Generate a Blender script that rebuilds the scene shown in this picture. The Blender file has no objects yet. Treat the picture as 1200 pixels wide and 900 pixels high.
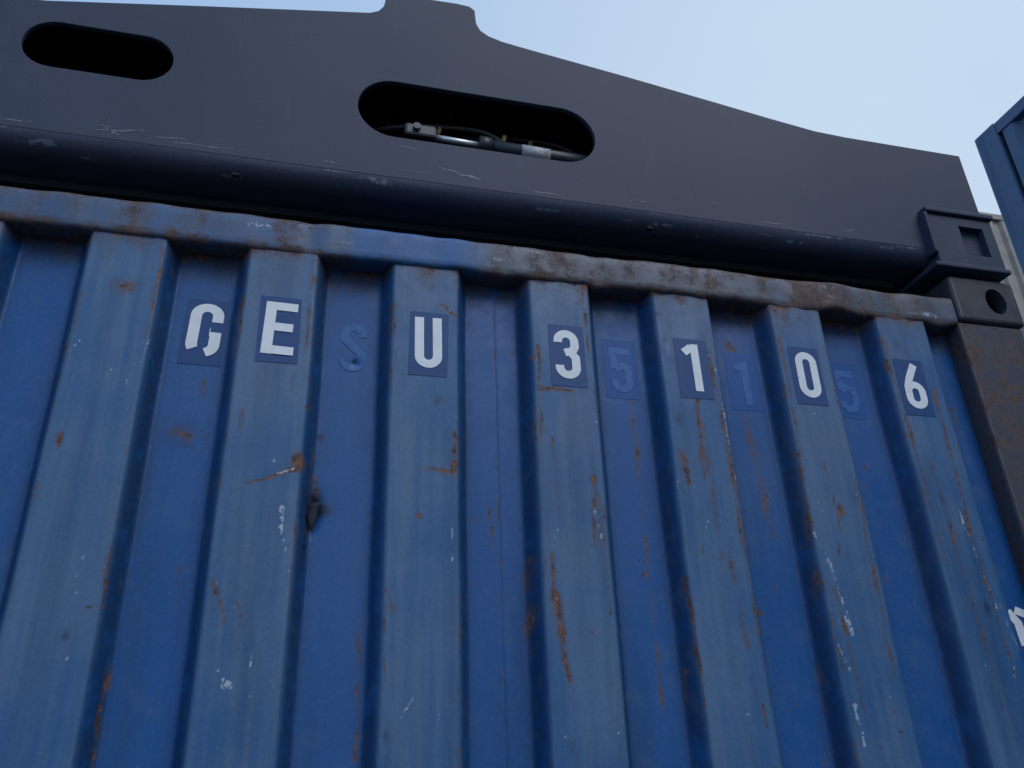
import bpy, bmesh, math, random
import numpy as np
from mathutils import Vector, Matrix
random.seed(7); rng=np.random.RandomState(11)
scene=bpy.context.scene
COL=bpy.context.collection

# ------------------------------------------------------------------ helpers
def link(o,parent=None):
    COL.objects.link(o)
    if parent: o.parent=parent
    return o
def empty(name):
    return link(bpy.data.objects.new(name,None))
def mesh_obj(name,verts,faces,mat=None,parent=None,smooth=False):
    me=bpy.data.meshes.new(name); me.from_pydata([tuple(v) for v in verts],[],faces); me.update()
    if mat: me.materials.append(mat)
    if smooth: me.shade_smooth()
    return link(bpy.data.objects.new(name,me),parent)
def bm_obj(name,bm,mat=None,parent=None,smooth=False):
    me=bpy.data.meshes.new(name); bm.to_mesh(me); bm.free()
    if mat: me.materials.append(mat)
    if smooth: me.shade_smooth()
    return link(bpy.data.objects.new(name,me),parent)
def box(name,x0,x1,y0,y1,z0,z1,mat,parent=None,bev=0.0,seg=2):
    bm=bmesh.new(); bmesh.ops.create_cube(bm,size=1)
    for v in bm.verts:
        v.co=Vector(((x0+x1)/2+v.co.x*(x1-x0),(y0+y1)/2+v.co.y*(y1-y0),(z0+z1)/2+v.co.z*(z1-z0)))
    if bev>0: bmesh.ops.bevel(bm,geom=bm.edges[:],offset=bev,segments=seg,profile=0.5,affect='EDGES')
    return bm_obj(name,bm,mat,parent)
def cyl(name,p0,p1,r,mat,parent=None,n=20):
    p0=Vector(p0);p1=Vector(p1);d=p1-p0
    bm=bmesh.new(); bmesh.ops.create_cone(bm,cap_ends=True,segments=n,radius1=r,radius2=r,depth=d.length)
    M=Matrix.Translation((p0+p1)/2)@d.to_track_quat('Z','Y').to_matrix().to_4x4()
    bmesh.ops.transform(bm,matrix=M,verts=bm.verts)
    o=bm_obj(name,bm,mat,parent)
    for p in o.data.polygons: p.use_smooth=len(p.vertices)==4
    return o
def tube(name,pts,r,mat,parent=None):
    c=bpy.data.curves.new(name,'CURVE'); c.dimensions='3D'; c.bevel_depth=r; c.bevel_resolution=3
    s=c.splines.new('NURBS'); s.points.add(len(pts)-1)
    for i,p in enumerate(pts): s.points[i].co=(*p,1)
    s.use_endpoint_u=True; s.order_u=3
    c.materials.append(mat)
    return link(bpy.data.objects.new(name,c),parent)
def boolean_cut(o,cutters):
    for c in cutters:
        m=o.modifiers.new("b",'BOOLEAN'); m.operation='DIFFERENCE'; m.object=c; m.solver='EXACT'
    dg=bpy.context.evaluated_depsgraph_get()
    me=bpy.data.meshes.new_from_object(o.evaluated_get(dg))
    o.modifiers.clear(); o.data=me
    for c in cutters: bpy.data.objects.remove(c)
def stadium(cx,cz,hl,r,n=14):
    pts=[]
    for i in range(n+1):
        a=-math.pi/2+math.pi*i/n; pts.append((cx+hl-r+r*math.cos(a),cz+r*math.sin(a)))
    for i in range(n+1):
        a=math.pi/2+math.pi*i/n; pts.append((cx-hl+r+r*math.cos(a),cz+r*math.sin(a)))
    return pts
def prism(name,pts,y0,y1,mat=None,parent=None):
    n=len(pts)
    v=[(x,y0,z) for x,z in pts]+[(x,y1,z) for x,z in pts]
    f=[list(range(n))[::-1],list(range(n,2*n))]+[[i,(i+1)%n,n+(i+1)%n,n+i] for i in range(n)]
    o=mesh_obj(name,v,f,mat,parent)
    bm=bmesh.new(); bm.from_mesh(o.data); bmesh.ops.recalc_face_normals(bm,faces=bm.faces); bm.to_mesh(o.data); bm.free()
    return o

# ------------------------------------------------------------------ materials
class NT:
    def __init__(s,name):
        s.m=bpy.data.materials.new(name); s.m.use_nodes=True; s.t=s.m.node_tree; s.t.nodes.clear()
        s.out=s.n("ShaderNodeOutputMaterial"); s.b=s.n("ShaderNodeBsdfPrincipled"); s.l(s.b.outputs[0],s.out.inputs[0])
        s.co=s.n("ShaderNodeTexCoord").outputs['Object']
    def n(s,t,**k):
        x=s.t.nodes.new(t)
        for a,b in k.items(): setattr(x,a,b)
        return x
    def l(s,a,b): s.t.links.new(a,b)
    def scale(s,v):
        m=s.n("ShaderNodeMapping"); s.l(s.co,m.inputs[0]); m.inputs['Scale'].default_value=v; return m.outputs[0]
    def noise(s,sc,det=3,rough=.6,vec=None):
        x=s.n("ShaderNodeTexNoise",noise_dimensions='3D'); s.l(vec or s.co,x.inputs['Vector'])
        x.inputs['Scale'].default_value=sc; x.inputs['Detail'].default_value=det; x.inputs['Roughness'].default_value=rough
        return x.outputs[0]
    def step(s,v,a,b,lo=0,hi=1):
        x=s.n("ShaderNodeMapRange",interpolation_type='SMOOTHSTEP'); s.l(v,x.inputs[0])
        for i,q in enumerate((a,b,lo,hi)): x.inputs[i+1].default_value=q
        return x.outputs[0]
    def math(s,op,a,b=None,c=None,clamp=False):
        x=s.n("ShaderNodeMath",operation=op,use_clamp=clamp)
        for i,q in enumerate((a,b,c)):
            if q is None: continue
            if isinstance(q,(int,float)): x.inputs[i].default_value=q
            else: s.l(q,x.inputs[i])
        return x.outputs[0]
    def mix(s,f,a,b):
        x=s.n("ShaderNodeMix",data_type='RGBA')
        for i,q in ((0,f),(6,a),(7,b)):
            if isinstance(q,(int,float)): x.inputs[i].default_value=q
            elif isinstance(q,tuple): x.inputs[i].default_value=(*q,1)
            else: s.l(q,x.inputs[i])
        return x.outputs[2]
    def attr(s,nm):
        x=s.n("ShaderNodeAttribute",attribute_name=nm); return x.outputs['Fac']
    def set(s,col=None,rough=None,metal=0,spec=None):
        for nm,q in (('Base Color',col),('Roughness',rough),('Metallic',metal),('Specular IOR Level',spec)):
            if q is None: continue
            if isinstance(q,(int,float)): s.b.inputs[nm].default_value=q
            elif isinstance(q,tuple): s.b.inputs[nm].default_value=(*q,1)
            else: s.l(q,s.b.inputs[nm])
    def bump(s,h,strength=.3,dist=.002):
        x=s.n("ShaderNodeBump"); s.l(h,x.inputs['Height']); x.inputs['Strength'].default_value=strength; x.inputs['Distance'].default_value=dist
        s.l(x.outputs[0],s.b.inputs['Normal'])

RUST_D=(0.060,0.034,0.028); RUST_L=(0.215,0.095,0.055)
def steel_paint(name,c_face,c_rec,c_worn,auto_rust=0.0,rl=RUST_L,rd=RUST_D,grime_c=(0.012,0.045,0.11)):
    """old container enamel: paint / chalked paint / rust / scratches, driven by
    mesh attributes (rust, scratch, dirt, ridge) broken up by noise"""
    k=NT(name)
    big=k.noise(3.2,4); mid=k.noise(21,4,.68); fine=k.noise(170,3,.75)
    vert=k.noise(1.0,4,.65,vec=k.scale((48,48,2.0)))
    ridge=k.attr("ridge")
    base=k.mix(ridge,c_rec,c_face)
    worn=k.math('MULTIPLY',k.step(k.math('ADD',big,k.math('MULTIPLY',vert,.7)),.64,1.04),k.math('ADD',k.math('MULTIPLY',ridge,.75),.12))
    col=k.mix(worn,base,c_worn)
    grime=k.math('MULTIPLY',k.step(k.noise(1.0,4,.6,vec=k.scale((14,14,1.3))),.46,.75),.45)
    col=k.mix(grime,col,grime_c)
    dirt_shade=k.math('MULTIPLY',k.attr("dirt_shade"),k.step(mid,.22,.55),clamp=True)  # holds real dirt plus shade painted on slopes and under the rail
    col=k.mix(dirt_shade,col,(0.008,0.015,0.032))
    # patchy mottling, speckle
    col=k.mix(k.step(mid,.50,.72,0,.24),col,(0.08,0.14,0.24))
    col=k.mix(k.step(fine,.46,.70,0,.18),col,(0.015,0.035,0.08))
    col=k.mix(k.step(fine,.44,.26,0,.14),col,(0.20,0.28,0.42))
    # rust
    rb=k.attr("rust")
    br=k.math('SUBTRACT',k.math('ADD',k.math('MULTIPLY',mid,.75),k.math('MULTIPLY',fine,.6)),.675)
    rv=k.math('ADD',rb,k.math('MULTIPLY',br,2.1))
    if auto_rust: rv=k.math('ADD',rv,auto_rust)
    rv=k.math('MULTIPLY',rv,k.step(k.math('ADD',rb,auto_rust),.04,.22))
    rmask=k.step(rv,.42,.68)
    rcol=k.mix(k.step(k.noise(75,3,.7),.36,.62),rd,rl)
    stain=k.math('MULTIPLY',k.step(rv,.0,.5),.50)
    col=k.mix(stain,col,(0.080,0.068,0.076))
    col=k.mix(k.math('MULTIPLY',rmask,.84),col,rcol)
    # bare scratches
    sv=k.math('MULTIPLY',k.attr("scratch"),k.step(k.math('ADD',k.math('MULTIPLY',fine,.6),k.math('MULTIPLY',mid,.4)),.42,.56))
    col=k.mix(k.step(sv,.2,.65,0,.85),col,(0.42,0.49,0.60))
    rough=k.math('ADD',k.step(mid,.3,.7,.40,.58),k.math('MULTIPLY',rmask,.25),clamp=True)
    k.set(col,rough,0,.38)
    h=k.math('ADD',k.math('MULTIPLY',mid,.4),k.math('MULTIPLY',fine,.28)); h=k.math('SUBTRACT',h,k.math('MULTIPLY',rmask,.4))
    k.bump(h,.38,.0013)
    return k.m

M_wall=steel_paint("container_blue_paint",(0.024,0.108,0.265),(0.005,0.085,0.285),(0.090,0.165,0.28))
M_rail=steel_paint("rail_blue_paint",(0.062,0.108,0.180),(0.008,0.105,0.33),(0.125,0.155,0.20),0,(0.135,0.080,0.058),(0.055,0.045,0.048),(0.03,0.045,0.08))
M_post=steel_paint("post_paint",(0.060,0.068,0.090),(0.055,0.065,0.09),(0.12,0.125,0.14),.44,(0.15,0.070,0.046),(0.05,0.034,0.033),(0.03,0.035,0.05))
M_cast=steel_paint("casting_paint",(0.040,0.046,0.066),(0.04,0.046,0.066),(0.09,0.095,0.11),.30,(0.12,0.06,0.042),(0.04,0.03,0.03),(0.03,0.035,0.05))
M_side=steel_paint("neighbour_paint",(0.09,0.15,0.25),(0.08,0.14,0.24),(0.15,0.20,0.29),.06)
M_roof=steel_paint("roof_paint",(0.025,0.03,0.04),(0.025,0.03,0.04),(0.03,0.035,0.045),.2)

def spreader_mat():
    k=NT("spreader_black_paint")
    big=k.noise(1.7,3); fine=k.noise(420,2,.7)
    hor=k.noise(1.0,4,.7,vec=k.scale((3,3,60)))
    col=k.mix(k.step(big,.35,.7),(0.028,0.040,0.076),(0.042,0.054,0.090))
    col=k.mix(k.step(hor,.5,.8,0,.35),col,(0.020,0.029,0.052))
    col=k.mix(k.step(fine,.40,.70,0,.40),col,(0.095,0.115,0.165))
    mid=k.noise(70,3,.7)
    streak=k.noise(1.0,4,.7,vec=k.scale((30,30,3)))
    col=k.mix(k.step(streak,.55,.8,0,.4),col,(0.080,0.092,0.125))
    sv=k.math('MULTIPLY',k.attr("scratch"),k.step(mid,.42,.54))
    col=k.mix(k.step(sv,.25,.7,0,.6),col,(0.22,0.26,0.34))
    col=k.mix(k.step(k.noise(26,4,.75),.68,.73,0,.35),col,(0.12,0.14,0.18))
    k.set(col,.56,0,.24)
    k.bump(fine,.15,.0006)
    return k.m
M_sp=spreader_mat()
def plain(name,c,rough=.5,metal=0,var=.3,sc=60):
    k=NT(name); a=k.noise(sc,3,.65)
    k.set(k.mix(k.step(a,.35,.7,0,var),c,tuple(q*.35 for q in c)),rough,metal); k.bump(a,.2,.0008)
    return k.m
M_in=plain("spreader_inside",(0.012,0.014,0.020),.8)
M_chrome=plain("chrome_rod",(0.80,0.82,0.85),.38,.6,.10)
M_cylb=plain("cylinder_body",(0.030,0.036,0.052),.45)
M_label=plain("cylinder_label",(0.50,0.52,0.57),.55,0,.6,160)
M_brass=plain("brass_fitting",(0.30,0.20,0.09),.55,.3)
M_hose=plain("hose_rubber",(0.03,0.03,0.035),.5)
M_beige=plain("beige_container_paint",(0.25,0.235,0.22),.6,0,.35,4)
M_scuff=plain("scuffed_primer",(0.20,0.22,0.275),.6,0,.8,160)

def letter_mat(name,c,chip,under=(0.025,0.085,0.24)):
    k=NT(name)
    a=k.noise(90,4,.72)
    col=k.mix(k.step(k.noise(25,3,.6),.45,.75,0,.25),c,tuple(q*.6 for q in c))
    col=k.mix(k.step(a,chip,chip+.03),col,under)
    k.set(col,.5,0,.3); return k.m
M_white=letter_mat("white_vinyl",(0.76,0.80,0.84),.68)
M_patch=letter_mat("patch_blue",(0.016,0.066,0.205),.64)
M_ghost=letter_mat("ghost_blue",(0.040,0.135,0.37),.57,(0.007,0.08,0.28))
M_gpatch=letter_mat("ghost_patch_blue",(0.010,0.088,0.30),.56,(0.006,0.08,0.28))

# ------------------------------------------------------------------ container
cont=empty("shipping_container")
P=0.2525; HF=0.0590; RUN=0.018; DEP=0.040
ND=60
DX=rng.uniform(-1.15,1.15,ND);DZ=rng.uniform(0.3,2.4,ND);DR=rng.uniform(.03,.10,ND);DA=rng.uniform(-.001,.0028,ND);DE=rng.uniform(1,3,ND)
SX=rng.uniform(1.5,9,10);SZ=rng.uniform(.8,5,10);SP=rng.uniform(0,6.28,10)
def prof(x):
    x=np.asarray(x,float)
    acc=0
    for o in np.linspace(-.0030,.0030,5):
        d=np.abs(((x+o+P/2)%P)-P/2); acc=acc+np.clip((d-HF)/RUN,0,1)
    return DEP*acc/5
def dent(x,z):
    x=np.asarray(x,float); z=np.asarray(z,float)
    y=np.zeros(np.broadcast(x,z).shape)
    for i in range(ND):
        y=y+DA[i]*np.exp(-((x-DX[i])/DR[i])**2-((z-DZ[i])/(DR[i]*DE[i]))**2)
    for i in range(10):
        y=y+.0005*np.sin(SX[i]*x*2+SZ[i]*z*2+SP[i])
    y=y+.014*np.exp(-((x+.172)/.011)**2-((z-2.06)/.026)**2)      # punched tear
    y=y+.006*np.exp(-((x+.116)/.006)**2-((z-2.335)/.006)**2)
    y=y*np.clip((2.53-z)/.12,0,1)
    return y
def jig(x,z):
    return .0008*np.sin(z*6+x*13)+.0004*np.sin(z*21+x*31)
def wall_y(x,z): return prof(np.asarray(x)+jig(x,z))+dent(x,z)

xs=[]; x=-1.155
while x<1.155:
    xs.append(x)
    d=abs(((x+P/2)%P)-P/2)
    x+=.0020 if HF-.008<d<HF+RUN+.006 else .0042
xs.append(1.155); xs=np.array(xs)
zs=np.concatenate([np.arange(.15,1.45,.03),np.arange(1.45,2.5301,.0038)])
Xg,Zg=np.meshgrid(xs,zs); Yg=wall_y(Xg,Zg)
nx,nz=len(xs),len(zs)
rust=np.zeros_like(Xg);scr=np.zeros_like(Xg);dirt_shade=np.zeros_like(Xg)
def seg(A,x0,z0,x1,z1,w,s=1.0,wob=.0012):
    pad=.03+w*2
    ii=(Xg>min(x0,x1)-pad)&(Xg<max(x0,x1)+pad)&(Zg>min(z0,z1)-pad)&(Zg<max(z0,z1)+pad)
    px=Xg[ii]+wob*np.sin(Zg[ii]*70+x0*50); pz=Zg[ii]+wob*np.sin(Xg[ii]*110+z0*40)
    dx,dz=x1-x0,z1-z0; L=dx*dx+dz*dz+1e-9
    t=np.clip(((px-x0)*dx+(pz-z0)*dz)/L,0,1)
    D=np.hypot(px-x0-t*dx,pz-z0-t*dz)/ (w*(1-.55*t))
    v=s*np.exp(-D**2)*(.78+.22*np.sin(t*17+x0*91))
    A[ii]=np.maximum(A[ii],v)
def blob(A,x,z,rx,rz,s=1.0):
    v=s*np.exp(-((Xg-x)/rx)**2-((Zg-z)/rz)**2); np.maximum(A,v,out=A)
# placed marks (x,z along the wall in metres)
blob(rust,-.198,2.133,.009,.013,1.3); seg(rust,-.200,2.120,-.277,2.089,.004,1.3)
blob(rust,.050,2.135,.007,.013,1.3); seg(rust,.050,2.20,.050,2.14,.004,1.1); seg(rust,.045,2.130,-.009,2.132,.004,1.2)
seg(rust,.214,2.294,.276,2.293,.004,1.3); seg(rust,.030,2.445,.055,2.425,.007,1)
seg(rust,.212,1.93,.226,1.80,.009,1.2); seg(rust,.209,2.0,.212,1.93,.004,.9)
seg(rust,.294,2.13,.284,2.01,.0045,1.05); seg(rust,.300,2.10,.302,1.90,.0035,.85)
seg(rust,.508,2.30,.500,2.14,.006,.9); seg(rust,.545,2.40,.562,2.10,.0045,.95); seg(rust,.555,2.2,.560,1.85,.004,.8)
seg(rust,.463,2.19,.470,2.13,.009,1.1); blob(rust,-.50,2.42,.022,.016,.72); seg(rust,-.45,2.50,-.452,2.33,.005,.9)
seg(rust,-.303,1.943,-.280,1.88,.004,1); blob(rust,-.544,2.146,.004,.013,1.2); blob(rust,.764,2.09,.009,.012,1.1)
seg(rust,.575,1.917,.600,1.914,.004,1.2); seg(rust,1.045,2.36,1.040,2.10,.005,.95); seg(rust,1.035,2.10,1.042,1.80,.005,.85)
seg(rust,.955,2.44,.95,2.40,.005,.9); blob(rust,-.372,2.18,.026,.014,.66); seg(rust,-.06,2.44,-.062,2.36,.004,.8)
seg(rust,.205,2.38,.204,2.20,.005,.8); seg(rust,.395,2.32,.392,1.75,.007,.55); seg(rust,.62,2.45,.64,2.05,.016,.48)
seg(rust,.135,2.5,.136,1.6,.004,.60); seg(rust,.178,1.99,.175,1.84,.010,.55); seg(rust,.70,2.2,.69,1.9,.007,.55)
seg(rust,.81,2.15,.80,1.8,.006,.6); seg(rust,.72,1.95,.73,1.72,.006,.65); seg(rust,.99,2.2,1.0,1.75,.007,.6)
seg(rust,-.05,1.93,-.045,1.90,.010,.6);seg(rust,-.09,1.9,-.085,1.7,.007,.55)
seg(rust,.51,2.25,.515,2.0,.010,.5);seg(rust,.53,2.05,.54,1.75,.008,.5)
seg(rust,.71,2.45,.705,2.2,.005,.7);seg(rust,.96,2.3,.965,2.0,.006,.6);seg(rust,-.56,2.4,-.565,2.2,.006,.5)
seg(rust,.30,2.50,.303,2.35,.005,.75);seg(rust,-.20,2.48,-.203,2.3,.004,.65);seg(rust,-.31,2.46,-.312,2.3,.004,.55)
seg(scr,.717,2.002,.735,1.90,.003,1.3); seg(scr,.730,1.90,.735,1.87,.006,1.2); seg(scr,.714,1.76,.716,1.70,.004,1.3)
blob(scr,-.268,1.799,.008,.005,1.2); seg(scr,-.275,1.806,-.262,1.795,.0022,1.2); seg(scr,-.216,2.06,-.216,2.02,.0035,1.2); seg(scr,-.30,1.95,-.292,1.90,.002,.8)
seg(scr,-.23,2.11,-.205,2.118,.0025,1.2); seg(scr,.045,2.09,.048,1.98,.002,.9); seg(scr,.558,2.3,.565,2.1,.0022,1)
seg(scr,.700,2.05,.716,2.0,.0022,1); seg(scr,.705,1.86,.72,1.80,.0022,.9); seg(scr,1.02,2.12,1.045,1.92,.0022,1)
seg(scr,1.05,1.93,1.075,1.82,.0022,1); seg(scr,-.445,2.33,-.452,2.28,.0022,.9); seg(scr,.29,2.08,.31,1.95,.0018,.9)
seg(scr,-.24,1.84,-.235,1.78,.0022,.9)
seg(dirt_shade,-.172,2.085,-.176,2.035,.012,1.6); seg(dirt_shade,-.176,2.04,-.183,1.98,.006,1.2); blob(dirt_shade,-.158,2.068,.015,.011,1.3)  # tear, its tail and the small hole painted dark
blob(dirt_shade,-.116,2.335,.006,.006,1.3); blob(dirt_shade,-.372,2.18,.03,.02,.6); seg(rust,-.172,2.12,-.165,2.09,.008,.7)
for i in range(30):
    blob(dirt_shade,rng.uniform(-1.1,1.12),rng.uniform(1.5,2.5),rng.uniform(.002,.009),rng.uniform(.003,.012),rng.uniform(.5,1))
# random marks, denser to the right and along ridge edges
for i in range(210):
    x=rng.uniform(-1.1,1.12); z=rng.uniform(1.5,2.5)
    if i%2 and x<.15: continue
    d=((x+P/2)%P)-P/2
    if rng.rand()<.6: x=x-d+math.copysign(HF+rng.uniform(-.006,.003),d)
    L=rng.uniform(.008,.08)*(1 if rng.rand()<.7 else 2.5)
    seg(rust,x,z,x+rng.uniform(-.004,.006),z-L,rng.uniform(.0016,.0042),rng.uniform(.35,.85))
for i in range(130):
    x=rng.uniform(-1.1,1.12); z=rng.uniform(1.5,2.5); x=round(x/P)*P+rng.uniform(-.055,.055)
    L=rng.uniform(.006,.045); a=rng.uniform(-.6,.6)
    seg(scr,x,z,x+L*math.sin(a),z-L,rng.uniform(.0011,.0019),rng.uniform(.4,1))
for i in range(70):
    blob(rust,rng.uniform(-1.1,1.12),rng.uniform(1.5,2.5),rng.uniform(.0015,.005),rng.uniform(.002,.007),rng.uniform(.5,1.0))
top=np.clip((Zg-2.38)/.14,0,1)
colr=np.interp(xs,np.linspace(-1.16,1.16,150),rng.uniform(0,1,150))[None,:]
trough=np.clip(prof(Xg)/DEP,0,1)
rust=np.maximum(rust,.75*np.clip((Zg-2.485)/.035,0,1)*(.3+.7*colr)); rust=np.maximum(rust,.50*top**2*colr)
dirt_shade=np.maximum(dirt_shade,(.10+.75*trough)*np.clip((Zg-2.465)/.04,0,1))  # rail's shadow over the trough tops, put into the colour
slope_shade=np.exp(-((np.abs(((Xg+P/2)%P)-P/2)-(HF+RUN*.65))/.011)**2)
dirt_shade=np.maximum(dirt_shade,.62*slope_shade)  # shade of the rib slopes painted into the colour
ridge=1-np.clip(prof(Xg)/.012,0,1)
co=np.stack([Xg,Yg,Zg],-1).reshape(-1,3)
idx=np.arange(nx*nz).reshape(nz,nx)
F=np.stack([idx[:-1,:-1],idx[:-1,1:],idx[1:,1:],idx[1:,:-1]],-1).reshape(-1,4)
def grid_mesh(name,co,F,mat,parent,attrs):
    me=bpy.data.meshes.new(name); me.vertices.add(len(co)); me.vertices.foreach_set("co",co.astype(np.float32).ravel())
    me.loops.add(F.size); me.loops.foreach_set("vertex_index",F.astype(np.int32).ravel())
    me.polygons.add(len(F)); me.polygons.foreach_set("loop_start",np.arange(0,F.size,4,dtype=np.int32))
    me.update(calc_edges=True); me.validate()
    for k,v in attrs.items():
        a=me.attributes.new(k,'FLOAT','POINT'); a.data.foreach_set("value",np.asarray(v,np.float32).ravel())
    me.materials.append(mat); me.shade_smooth()
    return link(bpy.data.objects.new(name,me),parent)
grid_mesh("corrugated_end_wall",co,F,M_wall,cont,dict(rust=rust,scratch=scr,dirt_shade=dirt_shade,ridge=ridge))

# top rail : bent square tube, subdivided and dinged
rx=np.arange(-1.157,1.1571,.004)
sec=[(.055,2.590),(.030,2.594),(.006,2.5945),(.000,2.5935),(-.005,2.589),(-.006,2.582),(-.0062,2.57),(-.0062,2.555),(-.006,2.540),(-.006,2.530),(-.0035,2.5245),(.001,2.5225),(.012,2.5225),(.03,2.5225),(.048,2.5225)]
sy=np.array([s[0] for s in sec]); sz=np.array([s[1] for s in sec])
RX,_=np.meshgrid(rx,sz); RY=np.repeat(sy[:,None],len(rx),1); RZ=np.repeat(sz[:,None],len(rx),1)
def s1(x,seed,amp,fs):
    r=np.random.RandomState(seed); return sum(amp/len(fs)*np.sin(f*x+r.uniform(0,6.28)) for f in fs)
frontw=(RY<.012)*1.0
ding=s1(rx,1,.004,[5,11,23,47])[None,:]; lip=s1(rx,2,.0050,[9,31,58,97,140])[None,:]*(.30+.7*(rx>.1))[None,:]
topl=s1(rx,3,.0022,[7,19,41,83])[None,:]
RY=RY+frontw*(ding*.6); RZ=RZ+np.where(RZ<2.54,lip*.8,0)+np.where(RZ>2.58,topl,0)
for (cx,r,a) in [(-.21,.02,.004),(.06,.03,-.002),(.33,.02,.003),(.74,.05,.006),(.86,.03,-.006),(1.0,.05,.006),(1.11,.03,.005)]:
    RY+=frontw*a*np.exp(-((RX-cx)/r)**2); RZ+=np.where(RZ<2.54,-a*.9,0)*np.exp(-((RX-cx)/(r*.7))**2)
rn=np.interp(rx,np.linspace(-1.16,1.16,120),rng.uniform(0,1,120))[None,:]
right=np.clip((rx-.10)/.03,0,1)[None,:]
clean=np.exp(-((rx+.02)/.125)**6)[None,:]
rr=(.16+.26*rn)*(1-clean*.95)+right*(.06+.10*rn)
rr=rr+.32*(RZ>2.584)*(1-clean*.8)+.30*(RZ<2.530)*(1-clean*.4)
rr=rr+.45*np.exp(-((RX-.80)/.05)**2)*right
ridx=np.arange(RX.size).reshape(RX.shape)
RF=np.stack([ridx[:-1,:-1],ridx[1:,:-1],ridx[1:,1:],ridx[:-1,1:]],-1).reshape(-1,4)
scr_r=np.zeros_like(RX)
for i in range(40):
    cx=rng.uniform(-1.1,1.15); L=rng.uniform(.006,.03); zz=rng.uniform(2.535,2.59)
    scr_r=np.maximum(scr_r,rng.uniform(.3,.8)*np.exp(-((RX-cx)/L)**4-((RZ-zz)/.003)**2))
grid_mesh("top_rail",np.stack([RX,RY,RZ],-1).reshape(-1,3),RF,M_rail,cont,dict(rust=rr,scratch=scr_r,dirt_shade=.34*right+0*RX+.30*(RZ<2.53),ridge=(1-clean*.85)*(.55+.45*right)+0*RX))
# posts, castings, bottom rail, roof, side walls
for s,nm in ((1,"right"),(-1,"left")):
    a,b=sorted((s*1.155,s*1.322))
    box("corner_post_"+nm,a,b,-.004,.16,.12,2.532,M_post,cont,.006)
    a,b=sorted((s*1.158,s*1.330))
    c=box("corner_casting_"+nm,a,b,-.012,.166,2.533,2.648,M_cast,cont,.009,3)
    inner=box("cut1",a+.028,b-.028,.018,.138,2.561,2.620,None)
    hole=prism("cut2",stadium(s*1.268,2.590,.027,.0265,8),-.05,.03)
    for v in hole.data.vertices: v.co.z=2.590+(v.co.z-2.590)*1.25
    tophole=box("cut3",s*1.245-.035,s*1.245+.035,.03,.12,2.60,2.70,None)
    boolean_cut(c,[inner,hole,tophole])
    box("bottom_casting_"+nm,a,b,-.012,.166,.002,.118,M_cast,cont,.009)
    box("side_wall_"+nm,*sorted((s*1.285,s*1.312)),.165,6.0,.16,2.56,M_wall,cont)
    box("top_side_rail_"+nm,*sorted((s*1.262,s*1.318)),.168,6.0,2.562,2.61,M_post,cont,.005)
box("bottom_rail",-1.156,1.156,-.004,.10,.015,.16,M_post,cont,.006)
box("roof",-1.26,1.26,.057,6.0,2.565,2.578,M_roof,cont)
box("rear_wall",-1.31,1.31,6.002,6.05,.05,2.6,M_wall,cont)
box("floor",-1.28,1.28,.10,6.0,.08,.16,M_in,cont)
# weld seam down a trough
seam=[];sf=[]
for i,z in enumerate(np.arange(.2,2.52,.006)):
    w=.0018+.0006*math.sin(z*400)
    for dx,dy in ((-w,0.0),(0,-.0013),(w,0.0)):
        xx=.136+dx; seam.append((xx,float(wall_y(xx,z))-.0002+dy,z))
    if i:
        b=3*i; sf+= [(b-3,b-2,b+1,b),(b-2,b-1,b+2,b+1)]
mesh_obj("weld_seam",seam,sf,M_wall,cont,True)
# torn flap of steel at the punched hole
vs=[];fs=[]
for i in range(7):
    t=i/6; z=2.075-.045*t; w=.011*(1-t)**.7+.0012
    y0=float(wall_y(-.165,z)); vs+=[(-.170-w,y0-.004-.010*math.sin(t*2.6),z),(-.170+w*.8,y0-.012+.004*t,z+.004)]
    if i: fs.append((2*i-2,2*i-1,2*i+1,2*i))
M_flap=plain("torn_steel",(0.014,0.022,0.042),.8,0,.6,90)
fl=mesh_obj("torn_flap",vs,fs,M_flap,cont,True)
m=fl.modifiers.new("s",'SOLIDIFY'); m.thickness=.0016

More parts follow.
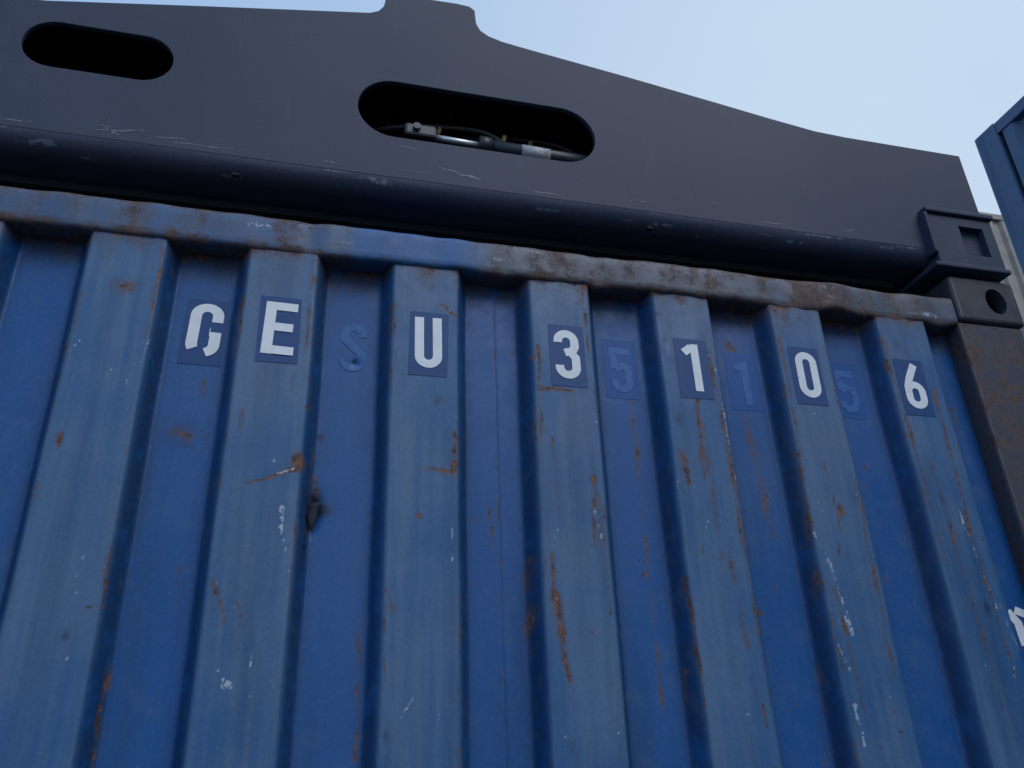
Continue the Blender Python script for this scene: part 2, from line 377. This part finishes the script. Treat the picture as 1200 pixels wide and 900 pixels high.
# ------------------------------------------------------------------ lettering
W=.46; S=.155; A=W/2-S/2
def arc(cx,cz,rx,rz,a0,a1,n=14): return [(cx+rx*math.cos(math.radians(a0+(a1-a0)*i/n)),cz+rz*math.sin(math.radians(a0+(a1-a0)*i/n))) for i in range(n+1)]
h=S/2; R=A
GL={
'U':[[(-A,1)]+arc(0,h+R,A,R,180,360)+[(A,1)]],
'0':[arc(0,1-h-R,A,R,0,180)+arc(0,h+R,A,R,180,360)+[(A,1-h-R)]],
'G':[[(A,.66)]+arc(0,1-h-R,A,R,0,180)+[(-A,h+R)]+arc(0,h+R,A,R,180,215,5),[(.045,.085)]+arc(.0,h+R,A,R,300,360)+[(A,.47)],[(.065,.47),(A-h,.47)]],
'S':[[(A,.72)]+arc(0,1-h-R,A,R,0,180)+[(-A,.66),(A,.36)]+arc(0,h+R,A,R,0,-180)+[(-A,.28)]],
'3':[[(-A,.74)]+arc(0,1-h-R,A,R,180,0)+[(A,.66),(A*.7,.57),(-.04,.53)],[(A*.45,.53),(A,.43)]+arc(0,h+R,A,R,0,-180)+[(-A,.27)]],
'5':[[(A+.07,1-h),(-A,1-h),(-A+.01,.52)],[(-A+.02,.50),(-.02,.60),(A*.85,.55),(A,.42)]+arc(0,h+R,A,R,0,-180)+[(-A,.27)]],
'6':[arc(0,.38,A,R,180,0)+arc(0,h+R,A,R,0,-180)+[(-A,.38)],[(.09,1.0),(-A*.55,.66),(-A,.47),(-A,.36)]],
'1':[[(.06,0),(.06,1.0)],[(-.0,.93),(-.16,.80)]],
'E':[[(-W/2+S/2,0),(-W/2+S/2,1)],[(-W/2+S,1-h),(W/2,1-h)],[(-W/2+S,.52),(W/2-.04,.52)],[(-W/2+S,h),(W/2,h)]],
'V':[[(-.12,.78),(.02,.55),(.04,.12)],[(.02,.80),(.2,.72)]],
}
def resample(p,st):
    out=[p[0]]
    for a,b in zip(p[:-1],p[1:]):
        L=math.hypot(b[0]-a[0],b[1]-a[1])
        if L<1e-6: continue
        n=max(1,int(L/st))
        for i in range(1,n+1): out.append((a[0]+(b[0]-a[0])*i/n,a[1]+(b[1]-a[1])*i/n))
    return out
def glyph(name,ch,cx,z0,H,mat,off,parent,rot=0,wscale=1.0):
    vs=[];fs=[]
    for j,path in enumerate(GL[ch]):
        p=resample(path,.045); m=len(p)
        base=len(vs)
        for i,(x,z) in enumerate(p):
            a=p[max(0,i-1)];b=p[min(m-1,i+1)]
            tx,tz=b[0]-a[0],b[1]-a[1]; L=math.hypot(tx,tz) or 1; nxn,nzn=-tz/L,tx/L
            hs=S/2
            if 0<i<m-1:
                ax,az=p[i][0]-a[0],p[i][1]-a[1]; l2=math.hypot(ax,az) or 1
                cs=abs((-az/l2)*nxn+(ax/l2)*nzn); hs=S/2/max(cs,.75)
            for k in (-1,-.33,.33,1):
                lx=(x+nxn*hs*k)*H*wscale; lz=(z+nzn*hs*k)*H
                wx=cx+lx*math.cos(rot)-lz*math.sin(rot); wz=z0+lz*math.cos(rot)+lx*math.sin(rot)
                vs.append((wx,float(wall_y(wx,wz))-off-.00025*j,wz))
        for i in range(m-1):
            for k in range(3):
                q=base+4*i+k; fs.append((q,q+1,q+5,q+4))
    return mesh_obj(name,vs,fs,mat,parent,True)
def patch(name,cx,cz,w,hh,mat,off,parent,seed):
    r=random.Random(seed); nu,nv=22,30; vs=[];fs=[]
    tl=r.uniform(-.02,.02)
    for j in range(nv+1):
        for i in range(nu+1):
            x=cx+(i/nu-.5)*w+tl*(j/nv-.5)*hh; z=cz+(j/nv-.5)*hh
            vs.append((x,float(wall_y(x,z))-off,z))
    for j in range(nv):
        for i in range(nu):
            q=j*(nu+1)+i; fs.append((q,q+1,q+nu+2,q+nu+1))
    return mesh_obj(name,vs,fs,mat,parent,True)
H=.100
for i,(ch,cx,z0,hh) in enumerate([('G',-.372,2.322,.103),('E',-.2485,2.318,.1),('U',.0055,2.3155,.1),('3',.261,2.317,.1),('1',.510,2.312,.1),('0',.756,2.319,.1),('6',.998,2.314,.1)]):
    patch("decal_patch_%d"%i,cx,z0+H/2-.002,.068,.126,M_patch,.0008,cont,i)
    glyph("id_letter_%s"%ch,ch,cx,z0,hh,M_white,.0016,cont,rot=[-.03,-.02,.015,.02,0,-.02,-.03][i],wscale=1.14 if i<2 else 1.04)
for i,(ch,cx,z0) in enumerate([('S',-.122,2.318),('5',.380,2.318),('1',.636,2.312),('5',.872,2.314)]):
    if i: patch("ghost_patch_%d"%i,cx,z0+H/2,.068,.125,M_gpatch,.0005,cont,20+i)
    glyph("ghost_letter_%d"%i,ch,cx,z0,H*.95,M_ghost,.0009,cont)
glyph("faded_mark","V",1.118,1.850,.095,M_white,.001,cont,wscale=1.3)

# ------------------------------------------------------------------ spreader
sp=empty("container_spreader")
half=[(0.100,3.226),(0.103,3.185),(0.112,3.166),(0.130,3.153),(0.160,3.1435),(0.20,3.137),(0.45,3.102),(0.67,3.068),(0.80,3.047),(0.918,3.030),(1.00,3.0265),(1.322,3.0265)]
left=[(-.097,3.215),(-.101,3.188),(-.112,3.170),(-.130,3.160),(-.17,3.152),(-.25,3.136),(-.45,3.096),(-.735,3.037),(-.80,3.030),(-1.322,3.027)]
outline=[(-1.322,2.722)]+[(1.322,2.722)]+half[::-1]+[(.088,3.236),(0.06,3.238),(-.07,3.232),(-.09,3.228)]+left
def plate_with_holes(name,outline,holes,yc,th,mat,parent):
    c=bpy.data.curves.new(name,'CURVE'); c.dimensions='2D'; c.fill_mode='BOTH'; c.extrude=th/2-.0015; c.bevel_depth=.0015; c.bevel_resolution=1; c.offset=-.0015
    for pts in [outline]+holes:
        s=c.splines.new('POLY'); s.points.add(len(pts)-1); s.use_cyclic_u=True
        for i,(x,z) in enumerate(pts): s.points[i].co=(x,z,0,1)
    t=bpy.data.objects.new("tmp",c); COL.objects.link(t)
    dg=bpy.context.evaluated_depsgraph_get(); dg.update()
    me=bpy.data.meshes.new_from_object(t.evaluated_get(dg)); bpy.data.objects.remove(t)
    me.transform(Matrix(((1,0,0,0),(0,0,-1,yc),(0,1,0,0),(0,0,0,1))))
    me.materials.clear(); me.materials.append(mat); me.name=name
    return link(bpy.data.objects.new(name,me),parent)
slot1=stadium(.1075,2.898,.250,.0735,18); slot2=stadium(-.625,2.929,.131,.0565,16)
plate_with_holes("front_plate",outline,[slot1,slot2],.006,.012,M_sp,sp)
fx=np.arange(-1.322,1.3221,.006)
sec=[(0.0,2.7215)]+[(.036-.036*math.cos(a),2.7235-.036*math.sin(a)) for a in np.linspace(0.1,math.pi/2,8)]+[(y,2.6875) for y in (.05,.07,.1,.14,.2,.3,.38)]
sy=np.array([q[0] for q in sec]);sz=np.array([q[1] for q in sec])
BX=np.repeat(fx[None,:],len(sec),0);BY=np.repeat(sy[:,None],len(fx),1);BZ=np.repeat(sz[:,None],len(fx),1)
BY=BY+s1(fx,8,.0015,[3,9,21])[None,:]*(BY<.06)*(BZ<2.715)
sc=np.zeros_like(BX)
for i in range(34):
    cx=rng.uniform(-1.2,1.2);L=rng.uniform(.006,.04);j=rng.randint(1,7)
    sc[j]=np.maximum(sc[j],rng.uniform(.35,.9)*np.exp(-((fx-cx)/L)**4))
bi=np.arange(BX.size).reshape(BX.shape)
BF=np.stack([bi[:-1,:-1],bi[:-1,1:],bi[1:,1:],bi[1:,:-1]],-1).reshape(-1,4)[:,::-1]
grid_mesh("folded_bottom",np.stack([BX,BY,BZ],-1).reshape(-1,3),BF,M_sp,sp,dict(scratch=sc))
# a pair of stiffener bars and cable conduit welded along the underside
box("underside_bar",-1.10,1.10,.085,.115,2.668,2.6865,M_in,sp,.003)
tube("underside_conduit",[(-1.12,.145,2.672),(-.5,.147,2.668),(.1,.144,2.673),(.6,.148,2.669),(1.12,.145,2.672)],.008,M_hose,sp)
for x in (-.9,-.45,0.0,.42,.86): box("conduit_clip",x,x+.02,.130,.162,2.660,2.6865,M_in,sp,.002)
def scuff(x0,z0,x1,z1,w,seed):
    r=random.Random(seed); n=14; vs=[];fs=[]
    for i in range(n+1):
        t=i/n; x=x0+(x1-x0)*t+r.uniform(-1,1)*w*.5; z=z0+(z1-z0)*t+.25*w*math.sin(t*9+seed)
        ww=w*(.25+.75*math.sin(math.pi*min(.97,t+.03)))*r.uniform(.3,1)
        vs+=[(x,-.0004,z-ww/2),(x,-.0004,z+ww/2)]
        if i: fs.append((2*i-2,2*i,2*i+1,2*i-1))
    mesh_obj("scuff",vs,fs,M_scuff,sp)
for i,a in enumerate([(-.60,2.738,-.52,2.752,.004),(-.59,2.752,-.55,2.728,.004),(-.50,2.742,-.44,2.747,.003),(.02,2.763,.075,2.752,.004),(.06,2.752,.11,2.747,.006),(-.47,2.735,-.36,2.737,.003),(-.03,2.80,-.028,2.75,.0015),(.42,2.745,.43,2.744,.004),(.43,2.748,.47,2.745,.003),(-.06,2.745,0,2.742,.002),(-.06,2.803,-.02,2.800,.003),(-.75,2.735,-.7,2.737,.003),(.72,2.735,.78,2.737,.003),(.93,2.74,.96,2.75,.003),(-.58,2.77,-.575,2.73,.003),(.2,2.735,.28,2.733,.003),(-.2,2.74,-.17,2.737,.003),(.60,2.77,.63,2.768,.002)]): scuff(*a,i)
def strip(name,pts,y0,y1,mat,dz=-.004):
    vs=[];fs=[]
    for i,(x,z) in enumerate(pts): vs+=[(x,y0,z+dz),(x,y1,z+dz),(x,y1,z+dz-.012),(x,y0,z+dz-.012)]
    for i in range(len(pts)-1):
        for k in range(4): fs.append((4*i+k,4*i+(k+1)%4,4*i+4+(k+1)%4,4*i+4+k))
    mesh_obj(name,vs,fs,mat,sp)
strip("top_flange",[(-1.318,3.024)]+left[::-1][1:]+[(-.07,3.230),(.06,3.236)]+half[:-1]+[(1.318,3.0235)],.0125,.30,M_in)
prism("back_plate",[(-1.318,2.70),(1.318,2.70)]+[(x*.997,z-.006) for x,z in half[::-1]]+[(.06,3.230),(-.07,3.224)]+[(x*.997,z-.006) for x,z in left],.301,.312,M_in,sp)
for x in (-1.316,-.36,.46,1.304): box("rib",x,x+.012,.013,.30,2.69,3.012,M_in if abs(x)<1 else M_sp,sp)
box("inner_bottom",-1.30,1.30,.05,.30,2.692,2.702,M_in,sp)
box("unseen_main_beam",-.30,.30,.315,5.8,2.70,3.08,M_sp,sp,.01)  # unseen frame, main to cross beam, added to block light from behind
for s in(-1,1): box("unseen_side_beam_%s"%("r" if s>0 else "l"),*sorted((s*.95,s*1.2)),.382,5.8,2.70,2.95,M_sp,sp,.01)
box("unseen_cross_beam",-1.32,1.32,5.81,6.08,2.69,3.0,M_sp,sp,.01)
cyl("ram_rod",(.020,.05,2.884),(.122,.05,2.880),.0068,M_chrome,sp)
cyl("ram_body",(.120,.05,2.880),(.42,.05,2.872),.0165,M_cylb,sp)
cyl("ram_gland",(.113,.05,2.8805),(.140,.05,2.880),.020,M_cylb,sp)
cyl("ram_label",(.205,.05,2.8777),(.268,.05,2.876),.0172,M_label,sp)
box("ram_clevis",-.045,.022,.032,.068,2.868,2.900,M_cylb,sp,.006)
cyl("clevis_pin",(-.02,.024,2.886),(-.02,.08,2.886),.008,M_cylb,sp)
tube("hose",[(.17,.06,2.90),(.15,.07,2.94),(.05,.09,2.955),(-.05,.08,2.93),(-.2,.15,2.93),(-.3,.15,2.97)],.006,M_hose,sp)
tube("hose_b",[(.36,.08,2.90),(.34,.10,2.96),(.2,.12,2.98),(.05,.14,2.96),(-.1,.15,3.0)],.007,M_hose,sp)
tube("hose_c",[(-.3,.13,2.90),(-.1,.12,2.90),(.1,.12,2.92),(.4,.14,2.91)],.008,M_hose,sp)
for (x,y,z) in [(.030,.07,2.91),(.17,.06,2.905),(.235,.08,2.92)]:
    cyl("fitting",(x,y,z),(x+.004,y,z+.020),.0055,M_brass,sp,6)
hs=box("corner_housing",1.147,1.323,-.018,.17,2.672,2.812,M_sp,sp,.004)
boolean_cut(hs,[box("c1",1.226,1.292,-.1,.155,2.707,2.786,None)])
box("housing_hole_dark",1.2265,1.2915,.06,.154,2.7075,2.7855,M_in,sp)  # dark block added inside the cut so the hole reads dark
box("housing_top_lip",1.142,1.328,-.026,.03,2.8135,2.8265,M_sp,sp,.003)
box("housing_side_lip",1.136,1.1455,-.024,.02,2.70,2.812,M_sp,sp,.003)
box("housing_bottom_lip",1.122,1.320,-.030,.10,2.658,2.670,M_sp,sp,.003)
box("housing_left",-1.323,-1.147,-.018,.17,2.672,2.812,M_sp,sp,.004)
box("housing_left_lip",-1.328,-1.140,-.030,.03,2.8135,2.8265,M_sp,sp,.003)
for s in (-1,1): cyl("twistlock",(s*1.245,.075,2.60),(s*1.245,.075,2.69),.028,M_cylb,sp)
box("crown_pad",-.03,.075,.01,.10,3.2375,3.246,M_sp,sp,.002)
cyl("crown_bolt",(.03,.05,3.246),(.03,.05,3.275),.014,M_cylb,sp,6); cyl("crown_pin",(.055,.05,3.246),(.055,.05,3.262),.01,M_chrome,sp)

# ------------------------------------------------------------------ neighbouring stacks
def container_stack(name,x0,x1,y0,y1,levels,mat):
    root=empty(name)
    for l in range(levels):
        zb=l*2.61; zt=zb+2.59
        for (a,c) in ((x0,y0),(x0,y1),(x1,y0),(x1,y1)):
            xa=(a,a+.16) if a==x0 else (a-.16,a); ya=(c,c+.16) if c==y0 else (c-.16,c)
            box("post",*xa,*ya,zb+.02,zt,mat,root,.01)
        for zz0,zz1 in ((zb+.03,zb+.17),(zt-.09,zt-.01)):
            box("rail_w",x0+.003,x0+.08,y0+.162,y1-.162,zz0,zz1,mat,root,.005)
            box("rail_e",x1-.08,x1-.003,y0+.162,y1-.162,zz0,zz1,mat,root,.005)
            box("rail_s",x0+.162,x1-.162,y0+.003,y0+.08,zz0,zz1,mat,root,.005)
            box("rail_n",x0+.162,x1-.162,y1-.08,y1-.003,zz0,zz1,mat,root,.005)
        def corr(nm,p0,p1,ax,pos,sgn):
            vs=[];t=p0;st=[.07,.035,.07,.035];dp=[0,0,1,1];k=0
            while t<p1:
                d=pos+sgn*(.012+.036*dp[k%4])
                for z in (zb+.165,zt-.085): vs.append((d,t,z) if ax=='x' else (t,d,z))
                t+=st[k%4];k+=1
            fs=[(2*i,2*i+2,2*i+3,2*i+1) for i in range(len(vs)//2-1)]
            mesh_obj(nm,vs,fs,mat,root)
        corr("wall_w",y0+.162,y1-.162,'x',x0,1);corr("wall_e",y0+.162,y1-.162,'x',x1,-1)
        corr("wall_s",x0+.162,x1-.162,'y',y0,1);corr("wall_n",x0+.162,x1-.162,'y',y1,-1)
        box("roof",x0+.08,x1-.08,y0+.08,y1-.08,zt-.05,zt-.03,mat,root)
    return root
container_stack("container_stack",3.70,6.14,-10.32,1.86,2,M_side)
container_stack("container_stack",7.05,9.5,5.2,11.3,3,M_beige)

# ------------------------------------------------------------------ ground
k=NT("asphalt"); a=k.noise(1.2,4,.6); b=k.noise(140,3,.7)
k.set(k.mix(k.step(b,.35,.7),k.mix(a,(0.035,0.036,0.038),(0.07,0.07,0.072)),(0.09,0.09,0.09)),.85); k.bump(b,.5,.004)
mesh_obj("ground",[(-400,-400,0),(400,-400,0),(400,400,0),(-400,400,0)],[(0,1,2,3)],k.m)

# ------------------------------------------------------------------ light, sky, camera
az=math.radians(25); el=math.radians(48)   # sun: azimuth measured from -Y toward +X
d=Vector((math.sin(az)*math.cos(el),-math.cos(az)*math.cos(el),math.sin(el)))
sun=bpy.data.lights.new("sun",'SUN'); sun.energy=1.05; sun.angle=math.radians(40); sun.color=(.97,.98,1)
so=link(bpy.data.objects.new("sun",sun)); so.rotation_euler=d.to_track_quat('Z','Y').to_euler()
w=bpy.data.worlds.new("World"); scene.world=w; w.use_nodes=True; nt=w.node_tree; nt.nodes.clear()
sky=nt.nodes.new("ShaderNodeTexSky"); sky.sky_type='NISHITA'; sky.sun_disc=False; sky.sun_elevation=el
sky.sun_rotation=math.atan2(d.x,d.y); sky.air_density=1.0; sky.dust_density=4.0; sky.ozone_density=1.5; sky.altitude=0
# high thin overcast veil: paler and brighter towards +x
tc=nt.nodes.new("ShaderNodeTexCoord"); sep=nt.nodes.new("ShaderNodeSeparateXYZ"); nt.links.new(tc.outputs['Generated'],sep.inputs[0])
mr=nt.nodes.new("ShaderNodeMapRange"); mr.interpolation_type='SMOOTHSTEP'; mr.inputs[1].default_value=-.45; mr.inputs[2].default_value=.65
nt.links.new(sep.outputs[0],mr.inputs[0])
nz_=nt.nodes.new("ShaderNodeTexNoise"); nz_.inputs['Scale'].default_value=2.0; nz_.inputs['Detail'].default_value=3; nt.links.new(tc.outputs['Generated'],nz_.inputs['Vector'])
ad=nt.nodes.new("ShaderNodeMath"); ad.operation='MULTIPLY_ADD'; nt.links.new(nz_.outputs[0],ad.inputs[0]); ad.inputs[1].default_value=.4; ad.inputs[2].default_value=-.2
ad2=nt.nodes.new("ShaderNodeMath"); ad2.operation='ADD'; ad2.use_clamp=True; nt.links.new(ad.outputs[0],ad2.inputs[0]); nt.links.new(mr.outputs[0],ad2.inputs[1])
veil=nt.nodes.new("ShaderNodeMix"); veil.data_type='RGBA'; nt.links.new(ad2.outputs[0],veil.inputs[0])
veil.inputs[6].default_value=(2.9,4.6,7.4,1); veil.inputs[7].default_value=(5.6,6.9,8.4,1)
mx=nt.nodes.new("ShaderNodeMix"); mx.data_type='RGBA'; mx.inputs[0].default_value=.8
nt.links.new(sky.outputs[0],mx.inputs[6]); nt.links.new(veil.outputs[2],mx.inputs[7])
bg=nt.nodes.new("ShaderNodeBackground"); bg.inputs[1].default_value=.12
wo=nt.nodes.new("ShaderNodeOutputWorld"); nt.links.new(mx.outputs[2],bg.inputs[0]); nt.links.new(bg.outputs[0],wo.inputs[0])
cam=bpy.data.cameras.new("camera"); cam.sensor_width=36; cam.lens=964/1200*36; cam.clip_start=.05; cam.clip_end=2000
cob=link(bpy.data.objects.new("camera",cam))
cob.matrix_world=Matrix(((0.969959,-0.076591,-0.230898,-0.1807),(-0.240919,-0.434054,-0.868075,-1.2578),(-0.033735,0.897625,-0.439467,1.6606),(0,0,0,1)))
scene.camera=cob
scene.view_settings.view_transform='Standard'; scene.view_settings.look='None'; scene.view_settings.exposure=0; scene.view_settings.gamma=1
